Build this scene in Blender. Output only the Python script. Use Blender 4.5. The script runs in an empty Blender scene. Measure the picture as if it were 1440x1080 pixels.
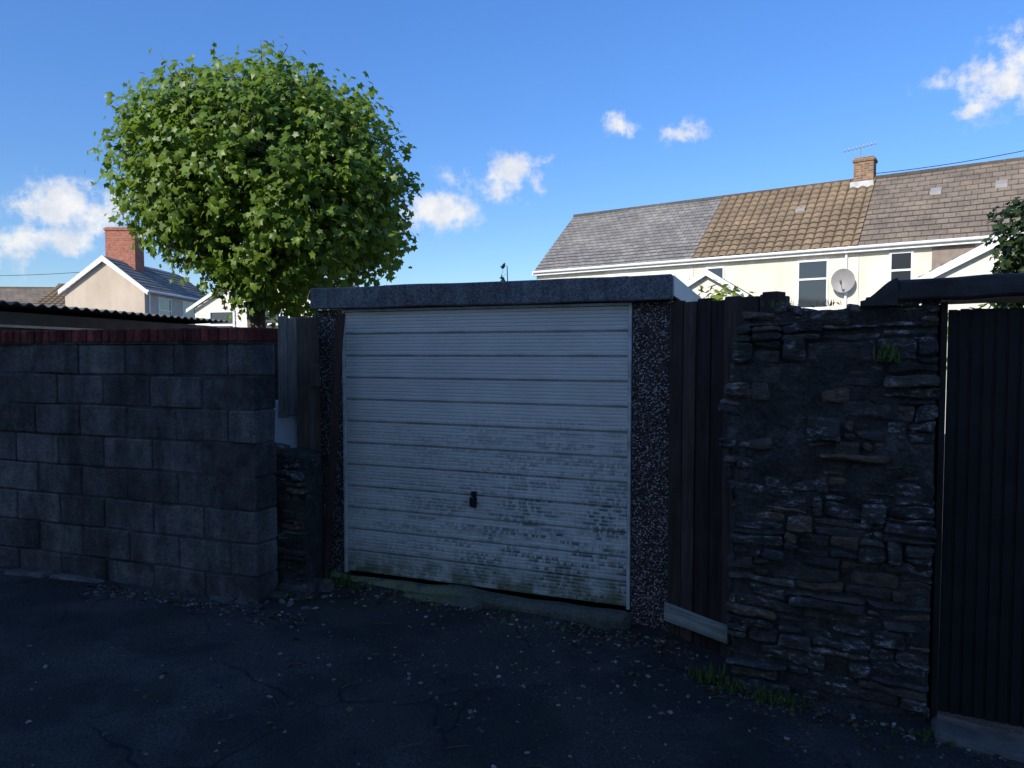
import bpy, math, random
import numpy as np
from mathutils import Vector, Matrix
random.seed(7); RNG=np.random.default_rng(7)
scene=bpy.context.scene
COL=scene.collection

# ---------------------------------------------------------------- materials
class NT:
    def __init__(s,name):
        s.m=bpy.data.materials.new(name); s.m.use_nodes=True
        s.t=s.m.node_tree; s.t.nodes.clear()
        s.out=s.t.nodes.new('ShaderNodeOutputMaterial')
    def n(s,typ,attrs=None,**inp):
        nd=s.t.nodes.new('ShaderNode'+typ)
        for k,v in (attrs or {}).items(): setattr(nd,k,v)
        for k,v in inp.items():
            k=k.replace('_',' ')
            s.set(nd.inputs[k],v)
        return nd
    def set(s,sock,v):
        if isinstance(v,bpy.types.NodeSocket): s.t.links.new(v,sock)
        else:
            if isinstance(v,tuple) and len(v)==3 and sock.type=='RGBA': v=v+(1,)
            sock.default_value=v
    def coord(s,kind='Object',scale=(1,1,1)):
        c=s.n('TexCoord').outputs[kind]
        return s.n('Mapping',Vector=c,Scale=scale).outputs['Vector']
    def noise(s,vec,scale,detail=4,rough=.6):
        return s.n('TexNoise',Vector=vec,Scale=float(scale),Detail=float(min(detail,4)),Roughness=rough).outputs['Fac']
    def ramp(s,fac,stops):
        r=s.n('ValToRGB',Fac=fac); e=r.color_ramp.elements
        while len(e)<len(stops): e.new(.5)
        for el,(p,c) in zip(e,stops):
            el.position=p
            if not isinstance(c,tuple): c=(c,c,c)
            el.color=c+(1,)
        return r.outputs['Color']
    def mix(s,fac,a,b,mode='MIX'):
        return s.n('MixRGB',{'blend_type':mode},Fac=fac,Color1=a,Color2=b).outputs['Color']
    def math(s,op,a,b=0.0,clamp=False):
        nd=s.t.nodes.new('ShaderNodeMath'); nd.operation=op; nd.use_clamp=clamp
        s.set(nd.inputs[0],a); s.set(nd.inputs[1],b); return nd.outputs[0]
    def island(s): return s.n('NewGeometry').outputs['Random Per Island']
    def bump(s,h,strength=.5,dist=.01,normal=None):
        nd=s.n('Bump',Height=h,Strength=strength,Distance=dist)
        if normal is not None: s.set(nd.inputs['Normal'],normal)
        return nd.outputs['Normal']
    def fin(s,color,rough=.8,normal=None,metal=0.0,spec=.3,trans=None):
        p=s.n('BsdfPrincipled',Roughness=rough,Metallic=metal)
        s.set(p.inputs['Base Color'],color); p.inputs['Specular IOR Level'].default_value=spec
        if normal is not None: s.set(p.inputs['Normal'],normal)
        o=p.outputs[0]
        if trans is not None:
            tr=s.n('BsdfTranslucent',Color=trans[1]).outputs[0]
            mx=s.n('MixShader',Fac=trans[0]); s.set(mx.inputs[1],o); s.set(mx.inputs[2],tr); o=mx.outputs[0]
        s.t.links.new(o,s.out.inputs['Surface']); return s.m

def simple(name,c,rough=.7,var=.25,scale=6,bump=.2,metal=0.,spec=.3):
    k=NT(name); v=k.coord()
    n=k.noise(v,scale,5); f=k.noise(v,scale*12,3)
    a=tuple(x*(1-var) for x in c); b=tuple(min(1,x*(1+var)) for x in c)
    col=k.ramp(n,[(.3,a),(.7,b)])
    return k.fin(col,rough,k.bump(f,bump,.004),metal,spec)

def m_asphalt():
    k=NT('asphalt'); v=k.coord()
    n=k.noise(v,.7,5,.65); f=k.noise(v,90,3,.7); sp=k.n('TexVoronoi',Vector=v,Scale=75.).outputs['Distance']
    col=k.ramp(n,[(.3,(.044,.039,.034)),(.55,(.070,.063,.056)),(.75,(.105,.096,.086))])
    col=k.mix(.85,col,k.ramp(f,[(.35,(.22,.22,.22)),(.75,(1.9,1.9,1.9))]),'MULTIPLY')
    d=k.ramp(k.noise(v,1.7,5,.6),[(.42,1.),(.56,0.)])
    col=k.mix(k.math('MULTIPLY',d,.65),col,(.019,.018,.017))
    g=k.n('TexVoronoi',Vector=v,Scale=34.).outputs['Distance']
    gm=k.math('MULTIPLY',k.ramp(g,[(.06,1.),(.10,0.)]),k.ramp(k.noise(v,3.,3),[(.5,0.),(.62,1.)]))
    col=k.mix(gm,col,(.20,.18,.15))
    # hairline cracks
    dv=k.n('MixRGB',Fac=.12,Color1=v,Color2=k.n('TexNoise',Vector=v,Scale=5.).outputs['Color']).outputs['Color']
    ce=k.n('TexVoronoi',{'feature':'DISTANCE_TO_EDGE'},Vector=dv,Scale=1.5).outputs['Distance']
    ck=k.math('MULTIPLY',k.ramp(ce,[(.004,1.),(.014,0.)]),k.ramp(k.noise(v,1.1,2),[(.48,0.),(.56,.85)]))
    col=k.mix(ck,col,(.010,.010,.009))
    ms=k.ramp(k.noise(v,2.4,5,.7),[(.56,0.),(.68,.6)])
    col=k.mix(ms,col,(.050,.048,.026))
    rough=k.ramp(n,[(.3,.6),(.7,.95)])
    h=k.math('ADD',k.math('MULTIPLY',sp,.6),f)
    return k.fin(col,rough,k.bump(h,1.,.012,k.bump(k.noise(v,6,4),.7,.035)),spec=.25)
def m_block(name,base,pale):
    k=NT(name); v=k.coord(); r=k.island()
    n=k.noise(v,3,5,.7); f=k.noise(v,60,4,.8)
    col=k.mix(r,tuple(x*.62 for x in base),tuple(x*1.4 for x in base))
    col=k.mix(k.ramp(n,[(.45,0.),(.8,.6)]),col,pale)
    col=k.mix(.7,col,k.ramp(f,[(.3,(.25,.25,.25)),(.7,(1.7,1.7,1.7))]),'MULTIPLY')
    st=k.noise(k.coord(scale=(4,4,.9)),1.,4,.7)
    col=k.mix(.7,col,k.ramp(st,[(.38,(.38,.38,.38)),(.6,(1.15,1.15,1.15))]),'MULTIPLY')
    b2=k.noise(v,9,4,.7); col=k.mix(.6,col,k.ramp(b2,[(.35,(.5,.5,.5)),(.65,(1.3,1.3,1.3))]),'MULTIPLY')
    return k.fin(col,.95,k.bump(f,1.,.011,k.bump(b2,.5,.012)),spec=.15)
def m_stone():
    k=NT('rubble_stone'); v=k.coord(scale=(1,1,2.0)); v1=k.coord(); r=k.island()
    n=k.noise(v,9,5,.75); f=k.noise(v,45,4,.75)
    col=k.ramp(r,[(0.,(.042,.039,.036)),(.3,(.075,.068,.062)),(.5,(.055,.052,.052)),(.78,(.09,.074,.060)),(.95,(.14,.09,.056)),(1.,(.085,.08,.075))])
    col=k.mix(.85,col,k.ramp(n,[(.3,(.3,.3,.32)),(.7,(1.8,1.75,1.7))]),'MULTIPLY')
    w=k.math('MULTIPLY',k.ramp(k.noise(v,18,5,.8),[(.53,0.),(.61,1.)]),k.ramp(k.noise(v1,2.9,4,.6),[(.47,0.),(.57,.9)]))
    col=k.mix(w,col,(.36,.35,.34))
    g=k.ramp(k.noise(v1,5,5,.7),[(.54,0.),(.64,.55)])
    col=k.mix(g,col,(.040,.048,.022))
    return k.fin(col,.85,k.bump(f,1.,.014,k.bump(n,1.,.035)),spec=.25)
def m_mortar():
    k=NT('old_mortar'); v=k.coord(); n=k.noise(v,7,5,.75); f=k.noise(v,50,4,.8)
    col=k.ramp(n,[(.3,(.028,.026,.024)),(.55,(.058,.053,.048)),(.75,(.12,.11,.10))])
    col=k.mix(.7,col,k.ramp(f,[(.3,(.3,.3,.3)),(.7,(1.6,1.6,1.6))]),'MULTIPLY')
    return k.fin(col,.95,k.bump(f,1.,.014,k.bump(n,.9,.03)),spec=.1)
def m_pebble():
    k=NT('pebbledash'); v=k.coord()
    vo=k.n('TexVoronoi',Vector=v,Scale=95.); d=vo.outputs['Distance']
    cs=k.n('SeparateColor',Color=vo.outputs['Color']).outputs[0]
    pc=k.ramp(cs,[(0.,(.07,.038,.03)),(.5,(.15,.085,.065)),(.66,(.3,.26,.23)),(.82,(.62,.58,.54)),(1.,(.16,.10,.08))])
    m=k.ramp(d,[(.42,0.),(.6,1.)])
    col=k.mix(m,pc,(.035,.028,.025))
    col=k.mix(.5,col,k.ramp(k.noise(v,5,4),[(.3,(.6,.6,.6)),(.7,(1.2,1.2,1.2))]),'MULTIPLY')
    return k.fin(col,.7,k.bump(k.math('MULTIPLY',d,-1.),.9,.012),spec=.3)
def m_door():
    k=NT('garage_door_paint'); co=k.n('TexCoord').outputs['Object']
    sx=k.n('SeparateXYZ',Vector=co); X,Z=sx.outputs[0],sx.outputs[2]
    row=k.math('FLOOR',k.math('DIVIDE',Z,.02418)); fr=k.math('FRACT',k.math('DIVIDE',Z,.02418))
    rv=k.n('CombineXYZ',X=k.math('MULTIPLY',X,30.),Y=0.,Z=k.math('MULTIPLY',row,3.71)).outputs[0]
    rv2=k.n('CombineXYZ',X=k.math('MULTIPLY',X,3.2),Y=2.,Z=k.math('MULTIPLY',row,.43)).outputs[0]
    a=k.noise(rv,1.,3,.6); b=k.noise(rv2,1.,2,.6); lg=k.noise(co,2.2,4,.6)
    base=k.ramp(lg,[(.3,(.62,.60,.55)),(.7,(.74,.72,.66))])
    zl=k.n('MapRange',Value=Z,To_Min=1.,To_Max=0.); zl.inputs[1].default_value=.15; zl.inputs[2].default_value=1.25
    low=k.math('POWER',zl.outputs[0],.5)
    xr=k.n('MapRange',Value=X); xr.inputs[1].default_value=.1; xr.inputs[2].default_value=1.6; xr.inputs[3].default_value=.35; xr.inputs[4].default_value=1.15
    amt=k.math('MULTIPLY',low,xr.outputs[0])
    patch=k.ramp(b,[(.44,0.),(.56,1.)])
    dash=k.math('MULTIPLY',k.ramp(a,[(.44,0.),(.52,1.)]),k.ramp(fr,[(.25,1.),(.95,.25)]))
    m=k.math('MULTIPLY',k.math('MULTIPLY',dash,patch),amt,True)
    col=k.mix(k.math('MULTIPLY',m,.92),base,(.055,.06,.055))
    vl=k.n('Mapping',Vector=co,Scale=(26,1,3.)).outputs[0]; dr=k.noise(vl,1.,4,.6)
    gr=k.math('MULTIPLY',k.math('MULTIPLY',k.ramp(dr,[(.4,.0),(.75,1.)]),amt),.35)
    col=k.mix(gr,col,(.25,.26,.23))
    # faint rust/grime at the panel laps
    pf_=k.math('FRACT',k.math('DIVIDE',k.math('SUBTRACT',Z,.008),.16292))
    lap=k.math('MULTIPLY',k.ramp(pf_,[(.05,.55),(.22,0.)]),k.ramp(k.noise(k.n('Mapping',Vector=co,Scale=(4,1,9)).outputs[0],1.,4,.7),[(.38,.15),(.62,1.)]))
    col=k.mix(lap,col,(.22,.21,.18))
    zb=k.n('MapRange',Value=Z,To_Min=1.,To_Max=0.); zb.inputs[1].default_value=.0; zb.inputs[2].default_value=.26
    gb=k.math('MULTIPLY',zb.outputs[0],k.ramp(k.noise(co,9,5,.7),[(.36,.1),(.56,1.)]))
    col=k.mix(gb,col,(.10,.12,.045))
    return k.fin(col,.45,k.bump(k.noise(co,30,3),.06,.004),spec=.35)
def m_wood(name,c,grain='z',var=.5):
    k=NT(name); sc=(22,22,1.6) if grain=='z' else (1.6,22,22)
    v=k.coord(scale=sc); r=k.island(); n=k.noise(v,1.6,5,.7); n2=k.noise(k.coord(),5,4)
    col=k.mix(r,tuple(x*.6 for x in c),tuple(x*1.4 for x in c))
    col=k.mix(.8,col,k.ramp(n,[(.3,(.35,.35,.35)),(.7,(1.5,1.45,1.4))]),'MULTIPLY')
    col=k.mix(.5,col,k.ramp(n2,[(.3,(.5,.5,.5)),(.7,(1.3,1.3,1.3))]),'MULTIPLY')
    return k.fin(col,.85,k.bump(n,.6,.006),spec=.2)
def m_leaf(name,a,b,tr):
    k=NT(name); r=k.island(); n=k.noise(k.coord(),1.2,2)
    col=k.mix(r,a,b); col=k.mix(.5,col,k.ramp(n,[(.3,(.65,.7,.65)),(.7,(1.3,1.25,1.1))]),'MULTIPLY')
    tc=k.mix(.5,col,tr)
    return k.fin(col,.42,trans=(.38,tc),spec=.45)
def m_render(name,c,spk=.4):
    k=NT(name); v=k.coord(); f=k.noise(v,25,4,.8); n=k.noise(k.n('Mapping',Vector=v,Scale=(1,1,.35)).outputs[0],.9,5,.7)
    col=k.mix(1.,c,k.ramp(n,[(.3,(.80,.78,.75)),(.65,(1.05,1.05,1.05))]),'MULTIPLY')
    col=k.mix(spk,col,k.ramp(f,[(.3,(.7,.7,.7)),(.7,(1.15,1.15,1.15))]),'MULTIPLY')
    return k.fin(col,.9,k.bump(f,.5,.015),spec=.15)
def m_tiles(name,a,b,bw,bh,stain=(.12,.12,.08),mort=.35,off=.5,ms=.012):
    k=NT(name); uv=k.n('TexCoord').outputs['UV']; ob=k.coord()
    br=k.n('TexBrick',{'offset':off},Vector=uv,Color1=a,Color2=b,Mortar=tuple(x*mort for x in a),Scale=1.,Bias=0.)
    br.inputs['Mortar Size'].default_value=ms; br.inputs['Brick Width'].default_value=bw; br.inputs['Row Height'].default_value=bh
    n=k.noise(ob,1.1,5,.7); f=k.noise(ob,9,5,.75)
    col=k.mix(.8,br.outputs['Color'],k.ramp(n,[(.3,(.65,.65,.68)),(.7,(1.25,1.2,1.1))]),'MULTIPLY')
    col=k.mix(.6,col,k.ramp(f,[(.3,(.6,.6,.6)),(.7,(1.3,1.3,1.3))]),'MULTIPLY')
    col=k.mix(k.ramp(k.noise(ob,4,5,.8),[(.6,0.),(.7,.4)]),col,stain)
    return k.fin(col,.85,k.bump(f,.4,.02),spec=.2)
def m_brick(name,a,b,mort):
    k=NT(name); v=k.coord()
    s=k.n('SeparateXYZ',Vector=v); cx=k.math('ADD',s.outputs[0],s.outputs[1])
    cv=k.n('CombineXYZ',X=cx,Y=s.outputs[2]).outputs[0]
    br=k.n('TexBrick',Vector=cv,Color1=a,Color2=b,Mortar=mort,Scale=1.)
    br.inputs['Mortar Size'].default_value=.01; br.inputs['Brick Width'].default_value=.225; br.inputs['Row Height'].default_value=.075
    col=k.mix(.6,br.outputs['Color'],k.ramp(k.noise(v,8,5),[(.3,(.5,.5,.5)),(.7,(1.3,1.3,1.3))]),'MULTIPLY')
    return k.fin(col,.9,k.bump(br.outputs['Fac'],-.4,.01),spec=.1)
def m_fascia():
    k=NT('felted_fascia'); v=k.coord(); f=k.noise(v,70,4,.8); n=k.noise(v,4,5,.7)
    col=k.ramp(n,[(.3,(.078,.080,.084)),(.7,(.15,.152,.158))])
    col=k.mix(.9,col,k.ramp(f,[(.35,(.25,.25,.25)),(.7,(2.3,2.3,2.3))]),'MULTIPLY')
    st=k.noise(k.coord(scale=(14,1,1.2)),1.,4,.7)
    col=k.mix(.55,col,k.ramp(st,[(.38,(.45,.45,.42)),(.6,(1.15,1.15,1.15))]),'MULTIPLY')
    return k.fin(col,.7,k.bump(f,.7,.006),spec=.3)
def m_sill():
    k=NT('algae_concrete'); v=k.coord(); f=k.noise(v,60,4,.8); n=k.noise(v,4,5,.7)
    col=k.ramp(n,[(.3,(.06,.056,.048)),(.7,(.14,.132,.115))])
    s=k.n('SeparateXYZ',Vector=v)
    mr=k.n('MapRange',Value=s.outputs[0],To_Min=.95,To_Max=.12); mr.inputs[1].default_value=.0; mr.inputs[2].default_value=1.2
    g=k.math('MULTIPLY',mr.outputs[0],k.ramp(k.noise(v,7,5,.7),[(.36,0.),(.54,1.)]))
    col=k.mix(g,col,(.30,.33,.13))
    col=k.mix(.7,col,k.ramp(f,[(.3,(.35,.35,.35)),(.7,(1.5,1.5,1.5))]),'MULTIPLY')
    return k.fin(col,.9,k.bump(f,.9,.012,k.bump(n,.6,.02)),spec=.2)
def m_glass():
    k=NT('window_glass'); return k.fin((.03,.035,.04),.08,spec=.8)

MAT=dict(asphalt=m_asphalt(), block=m_block('concrete_block',(.118,.110,.102),(.20,.19,.175)),
 stone=m_stone(), mortar=m_mortar(), pebble=m_pebble(), door=m_door(), fascia=m_fascia(), sill=m_sill(), glass=m_glass(),
 joint=simple('block_mortar',(.062,.058,.054),.95,.6,9,.8),
 footing=simple('footing_concrete',(.10,.092,.08),.95,.5,7,.9),
 coping=m_block('red_coping_brick',(.24,.052,.04),(.18,.09,.075)),
 darkwood=m_wood('dark_stained_wood',(.062,.042,.034)), greywood=m_wood('weathered_grey_wood',(.26,.235,.20)),
 postwood=m_wood('old_post_wood',(.12,.092,.068)), redwood=m_wood('brown_plank_wood',(.085,.045,.035)),
 palewood=m_wood('pale_painted_board',(.33,.33,.28),'x'),
 gateb=simple('black_gate_paint',(.012,.012,.012),.55,.4,8,.2,spec=.25),
 lintel=simple('black_bitumen_paint',(.035,.032,.031),.6,.5,10,.8),
 twig=simple('twig_bark',(.10,.075,.05),.9,.3,10,.3),
 litter=m_leaf('dead_leaf',(.07,.045,.02),(.20,.13,.055),(.2,.13,.04)),
 white=simple('white_paint',(.78,.78,.76),.45,.08,4,.1), agedwhite=simple('aged_white_paint',(.50,.49,.45),.55,.35,9,.2), cream=m_render('cream_roughcast',(.80,.75,.61)),
 cream2=m_render('pale_roughcast',(.82,.78,.67)), peach=m_render('peach_roughcast',(.68,.56,.43)),
 brownpanel=simple('brown_panel',(.25,.20,.16),.8,.2,5,.3),
 slate=m_tiles('grey_slate_roof',(.20,.192,.182),(.28,.27,.255),.28,.22,(.2,.2,.15),.5),
 pan=m_tiles('brown_pantile_roof',(.25,.185,.12),(.28,.21,.135),.3,.32,(.15,.125,.08),.45,0.,.03),
 conc=m_tiles('weathered_concrete_tile_roof',(.20,.165,.13),(.245,.20,.16),.33,.3,(.12,.11,.09),.5),
 redbrick=m_brick('red_chimney_brick',(.38,.11,.06),(.46,.15,.085),(.30,.24,.2)),
 orbrick=m_brick('weathered_chimney_brick',(.38,.20,.09),(.18,.11,.07),(.3,.26,.2)),
 black=simple('black_plastic',(.012,.012,.012),.35,.2,8,.05,spec=.5),
 steel=simple('galvanised_steel',(.30,.30,.31),.5,.2,6,.1,metal=.6),
 dish=simple('grey_dish_paint',(.30,.28,.265),.5,.1,4,.1),
 shed=simple('dark_shed_cladding',(.075,.074,.072),.7,.3,4,.4),
 corr=simple('fibre_cement_sheet',(.14,.14,.14),.8,.3,5,.5),
 bark=simple('tree_bark',(.15,.125,.095),.95,.4,9,.9),
 leaf=m_leaf('plane_leaf',(.075,.145,.014),(.18,.275,.035),(.40,.56,.05)),
 ivy=m_leaf('ivy_leaf',(.025,.05,.012),(.05,.085,.02),(.07,.11,.02)),
 weed=m_leaf('weed_leaf',(.08,.12,.025),(.13,.18,.035),(.2,.26,.05)),
 yshrub=m_leaf('shrub_leaf',(.18,.24,.03),(.32,.38,.06),(.40,.46,.06)),
 leadf=simple('lead_flashing',(.5,.5,.48),.7,.2,5,.2),
)
k=NT('grit'); r=k.island(); MAT['grit']=k.fin(k.ramp(r,[(0.,(.05,.042,.035)),(.6,(.13,.115,.095)),(.88,(.34,.31,.26)),(1.,(.20,.11,.05))]),.9)

# ---------------------------------------------------------------- mesh tools
def empty(name,loc=(0,0,0),rotz=0.):
    o=bpy.data.objects.new(name,None); o.location=loc; o.rotation_euler=(0,0,rotz); COL.objects.link(o); o.empty_display_size=.2; return o
class MB:
    def __init__(s): s.v=[]; s.f=[]; s.n=0; s.mi=[]
    def add(s,v,f,mi=0):
        v=np.asarray(v,float).reshape(-1,3); s.v.append(v)
        for q in f: s.f.append(tuple(int(i)+s.n for i in q)); s.mi.append(mi)
        s.n+=len(v); return s
    def box(s,x0,x1,y0,y1,z0,z1,mi=0):
        return s.add([(x0,y0,z0),(x1,y0,z0),(x1,y1,z0),(x0,y1,z0),(x0,y0,z1),(x1,y0,z1),(x1,y1,z1),(x0,y1,z1)],
          [(0,3,2,1),(4,5,6,7),(0,1,5,4),(1,2,6,5),(2,3,7,6),(3,0,4,7)],mi)
    def tube(s,pts,rad,seg=8,mi=0):
        pts=[Vector(p) for p in pts]; vs=[];fs=[]
        for i,p in enumerate(pts):
            d=(pts[min(i+1,len(pts)-1)]-pts[max(i-1,0)]).normalized()
            a=d.orthogonal().normalized() if i==0 else (a-d*a.dot(d)).normalized()
            b=d.cross(a)
            for j in range(seg):
                t=2*math.pi*j/seg; vs.append(p+(a*math.cos(t)+b*math.sin(t))*rad[i])
        for i in range(len(pts)-1):
            for j in range(seg):
                fs.append((i*seg+j,i*seg+(j+1)%seg,(i+1)*seg+(j+1)%seg,(i+1)*seg+j))
        fs.append(tuple(range(seg))[::-1]); fs.append(tuple((len(pts)-1)*seg+j for j in range(seg)))
        return s.add([tuple(v) for v in vs],fs,mi)
    def obj(s,name,mats,parent=None,smooth=False,loc=None,rotz=0.,bevel=0.,uv=None):
        me=bpy.data.meshes.new(name); V=np.concatenate(s.v); me.from_pydata(V.tolist(),[],s.f)
        if not isinstance(mats,(list,tuple)): mats=[mats]
        for m in mats: me.materials.append(m)
        if len(mats)>1: me.polygons.foreach_set('material_index',s.mi)
        if smooth: me.polygons.foreach_set('use_smooth',[True]*len(me.polygons))
        if uv is not None:
            ul=me.uv_layers.new(name='UVMap'); li=np.zeros(len(me.loops),int); me.loops.foreach_get('vertex_index',li)
            ul.data.foreach_set('uv',np.asarray(uv)[li].ravel())
        me.update(); o=bpy.data.objects.new(name,me); COL.objects.link(o)
        if parent: o.parent=parent
        if loc: o.location=loc
        o.rotation_euler[2]=rotz
        if bevel:
            b=o.modifiers.new('bevel','BEVEL'); b.width=bevel; b.segments=2; b.limit_method='ANGLE'
        return o
_top={}
def boxtop(nx,ny,nz):
    key=(nx,ny,nz)
    if key in _top: return _top[key]
    idx={};P=[]
    def g(i,j,k_):
        t=(i,j,k_)
        if t not in idx: idx[t]=len(P); P.append((i/nx,j/ny,k_/nz))
        return idx[t]
    F=[]
    for i in range(nx):
        for k_ in range(nz):
            F.append((g(i,0,k_),g(i+1,0,k_),g(i+1,0,k_+1),g(i,0,k_+1)))
            F.append((g(i,ny,k_),g(i,ny,k_+1),g(i+1,ny,k_+1),g(i+1,ny,k_)))
        for j in range(ny):
            F.append((g(i,j,0),g(i,j+1,0),g(i+1,j+1,0),g(i+1,j,0)))
            F.append((g(i,j,nz),g(i+1,j,nz),g(i+1,j+1,nz),g(i,j+1,nz)))
    for j in range(ny):
        for k_ in range(nz):
            F.append((g(0,j,k_),g(0,j,k_+1),g(0,j+1,k_+1),g(0,j+1,k_)))
            F.append((g(nx,j,k_),g(nx,j+1,k_),g(nx,j+1,k_+1),g(nx,j,k_+1)))
    _top[key]=(np.array(P),F); return _top[key]
_K=RNG.normal(size=(4,12,3)); _PH=RNG.uniform(0,6.28,(4,12))
def wob(P,freq,ch=0):
    return np.sin(P@(_K[ch].T*freq)+_PH[ch]).sum(1)/3.5
def rough_box(mb,x0,x1,y0,y1,z0,z1,n=(4,2,3),chamf=.008,amp=.006,freq=12,jit=0.,mi=0):
    U,F=boxtop(*n); P=U.copy()
    ends=[(x0,x1),(y0,y1),(z0,z1)]
    onb=np.zeros(U.shape)
    for a in range(3):
        u=U[:,a]; L=ends[a][1]-ends[a][0]; m=n[a]
        P[:,a]=ends[a][0]+L*u
        if m>=3:
            first=np.isclose(u,1/m); last=np.isclose(u,1-1/m)
            c=min(chamf*1.2,L*.3)
            P[first,a]=ends[a][0]+c; P[last,a]=ends[a][1]-c
        onb[:,a]=np.where(np.isclose(u,0),-1,np.where(np.isclose(u,1),1,0))
    cnt=np.abs(onb).sum(1)
    P-=onb*(chamf*(np.clip(cnt-1,0,2)*.45))[:,None]
    if jit:
        cx=RNG.normal(size=(2,2,2,3))*jit
        w=[U[:,0],U[:,1],U[:,2]]
        for i in (0,1):
            for j in (0,1):
                for l in (0,1):
                    ww=(w[0] if i else 1-w[0])*(w[1] if j else 1-w[1])*(w[2] if l else 1-w[2])
                    P+=ww[:,None]*cx[i,j,l]
    for a in range(3): P[:,a]+=amp*wob(P+RNG.uniform(0,.01),freq,a)
    mb.add(P,F,mi)

def ground_h(x,y):
    x=np.asarray(x,float); y=np.asarray(y,float)
    P=np.stack([x,y,0*x],-1).reshape(-1,3)
    near=np.clip(1-np.abs(P[:,1]-3)/14,0,1)*np.clip(1-np.abs(P[:,0])/14,0,1)
    h=-.055-.03*np.clip(P[:,0]+.4,-1.6,3)-.004*(wob(P,.9,3)+.4*wob(P,4,2))*1.4*near
    h-=.015*np.exp(-((P[:,1]-4.55-(-.38*P[:,0]))/.3)**2)*near*np.clip((P[:,0]+1.3)/.4,0,1)
    return h.reshape(x.shape)

# ---------------------------------------------------------------- ground
fine=np.arange(-8,8.01,.09); out=np.array([9,11,14,20,30,50,90,160,300,600.])
gx=np.concatenate([-out[::-1],fine,out]); fy=np.arange(-4,9.01,.09)
gy=np.concatenate([-out[::-1]-0.,fy,out[1:]])
gy=np.unique(gy[(gy<-4.5)|(gy>-4.01)])
X,Y=np.meshgrid(gx,gy); Z=ground_h(X,Y)
mb=MB(); nx_=len(gx); V=np.stack([X,Y,Z],-1).reshape(-1,3)
F=[(j*nx_+i,j*nx_+i+1,(j+1)*nx_+i+1,(j+1)*nx_+i) for j in range(len(gy)-1) for i in range(nx_-1)]
mb.add(V,F); mb.obj('asphalt_ground',MAT['asphalt'],smooth=True)

mb=MB()
def pebble(x,y,s):
    z=float(ground_h(x,y)); U,F=boxtop(2,2,2); P=(U-.5)
    P=P/np.maximum(np.linalg.norm(P,axis=1,keepdims=True),.5)*.6
    P=P*np.array([s*random.uniform(.7,1.6),s*random.uniform(.6,1.1),s*random.uniform(.35,.7)])
    a=random.uniform(0,6.28); c,sn=math.cos(a),math.sin(a)
    P=P@np.array([[c,-sn,0],[sn,c,0],[0,0,1]])+np.array([x,y,z+s*.12])+RNG.normal(size=P.shape)*s*.10
    mb.add(P,F)
for i in range(2000):
    t=random.random()
    if t<.30: x=random.gauss(.2,1.0); y=random.gauss(3.8,.5)
    elif t<.6: s=random.uniform(-1.3,1.2); x=-1.26+(.931*(s+1.3)); y=5.34-.365*(s+1.3)-.15-abs(random.gauss(0,.18))
    elif t<.8: x=random.uniform(-3.0,-1.3); y=4.62-abs(random.gauss(0,.12))-.35*(x+1.7)
    elif t<.88: x=random.uniform(1.0,2.2); y=3.72-.5*(x-1.1)-abs(random.gauss(0,.12))
    else: x=random.uniform(-4,2.2); y=random.uniform(2.2,4.4)
    if y>4.35 and x>.9: continue
    pebble(x,y,random.choice([.005,.006,.008,.008,.011,.014,.02]))
for i in range(26): pebble(random.uniform(-1.75,-1.25),random.uniform(4.6,5.0),random.uniform(.025,.05))
mb.obj('grit_and_pebbles',MAT['grit'])
mb=MB()
for i in range(40):
    x=random.uniform(-1.6,1.4); y=random.uniform(2.8,4.6)-.2*x; a=random.uniform(0,3.14); L=random.uniform(.04,.13)
    z=float(ground_h(x,y))+.006
    mb.tube([(x,y,z),(x+L*.5*math.cos(a),y+L*.5*math.sin(a),z+.006),(x+L*math.cos(a+.12),y+L*math.sin(a+.12),z)],[.0025,.0022,.0015],5)
mb.obj('fallen_twigs',MAT['twig'])

# ---------------------------------------------------------------- block wall (left)
bw=empty('concrete_block_wall',(-1.70,4.69,0),math.atan2(-.335,.942))
mb=MB(); L=9.0; T=.215; H0=-.08
for c in range(8):
    z0=.225*c-.065; z1=z0+.215
    x=0.; first=True
    while x>-L:
        w=.44
        if first and c%2: w=.215
        off=random.gauss(0,.004)
        rough_box(mb,x-w,x,off,T+off,z0,z1,(6,4,4),.008,.0028,14,.0015)
        x-=w+.01; first=False
mb.obj('blocks',MAT['block'],bw,smooth=False)
mb=MB(); mb.box(-L,-.012,.008,T-.009,-.15,1.722); mb.obj('mortar_joints',MAT['joint'],bw)
mb=MB(); x=.02
while x>-L:
    z=1.737+random.gauss(0,.0015)
    rough_box(mb,x-.064,x,-.018+random.gauss(0,.003),T+.018,z,z+.095,(3,3,3),.008,.0015,20); x-=.0745
mb.obj('coping_bricks',MAT['coping'],bw)
mb=MB(); mb.box(-L,.01,-.008,T+.008,1.727,1.818); mb.obj('coping_mortar',MAT['joint'],bw)
mb=MB(); xx=-L
while xx<-.1:
    w=random.uniform(.25,.6); rough_box(mb,xx,min(xx+w,-.02),-.07-random.uniform(0,.07),.0,-.15,-.005+random.uniform(-.02,.015),(6,3,3),.02,.012,9,.010); xx+=w+.01
mb.obj('footing',MAT['footing'],bw)

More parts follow.
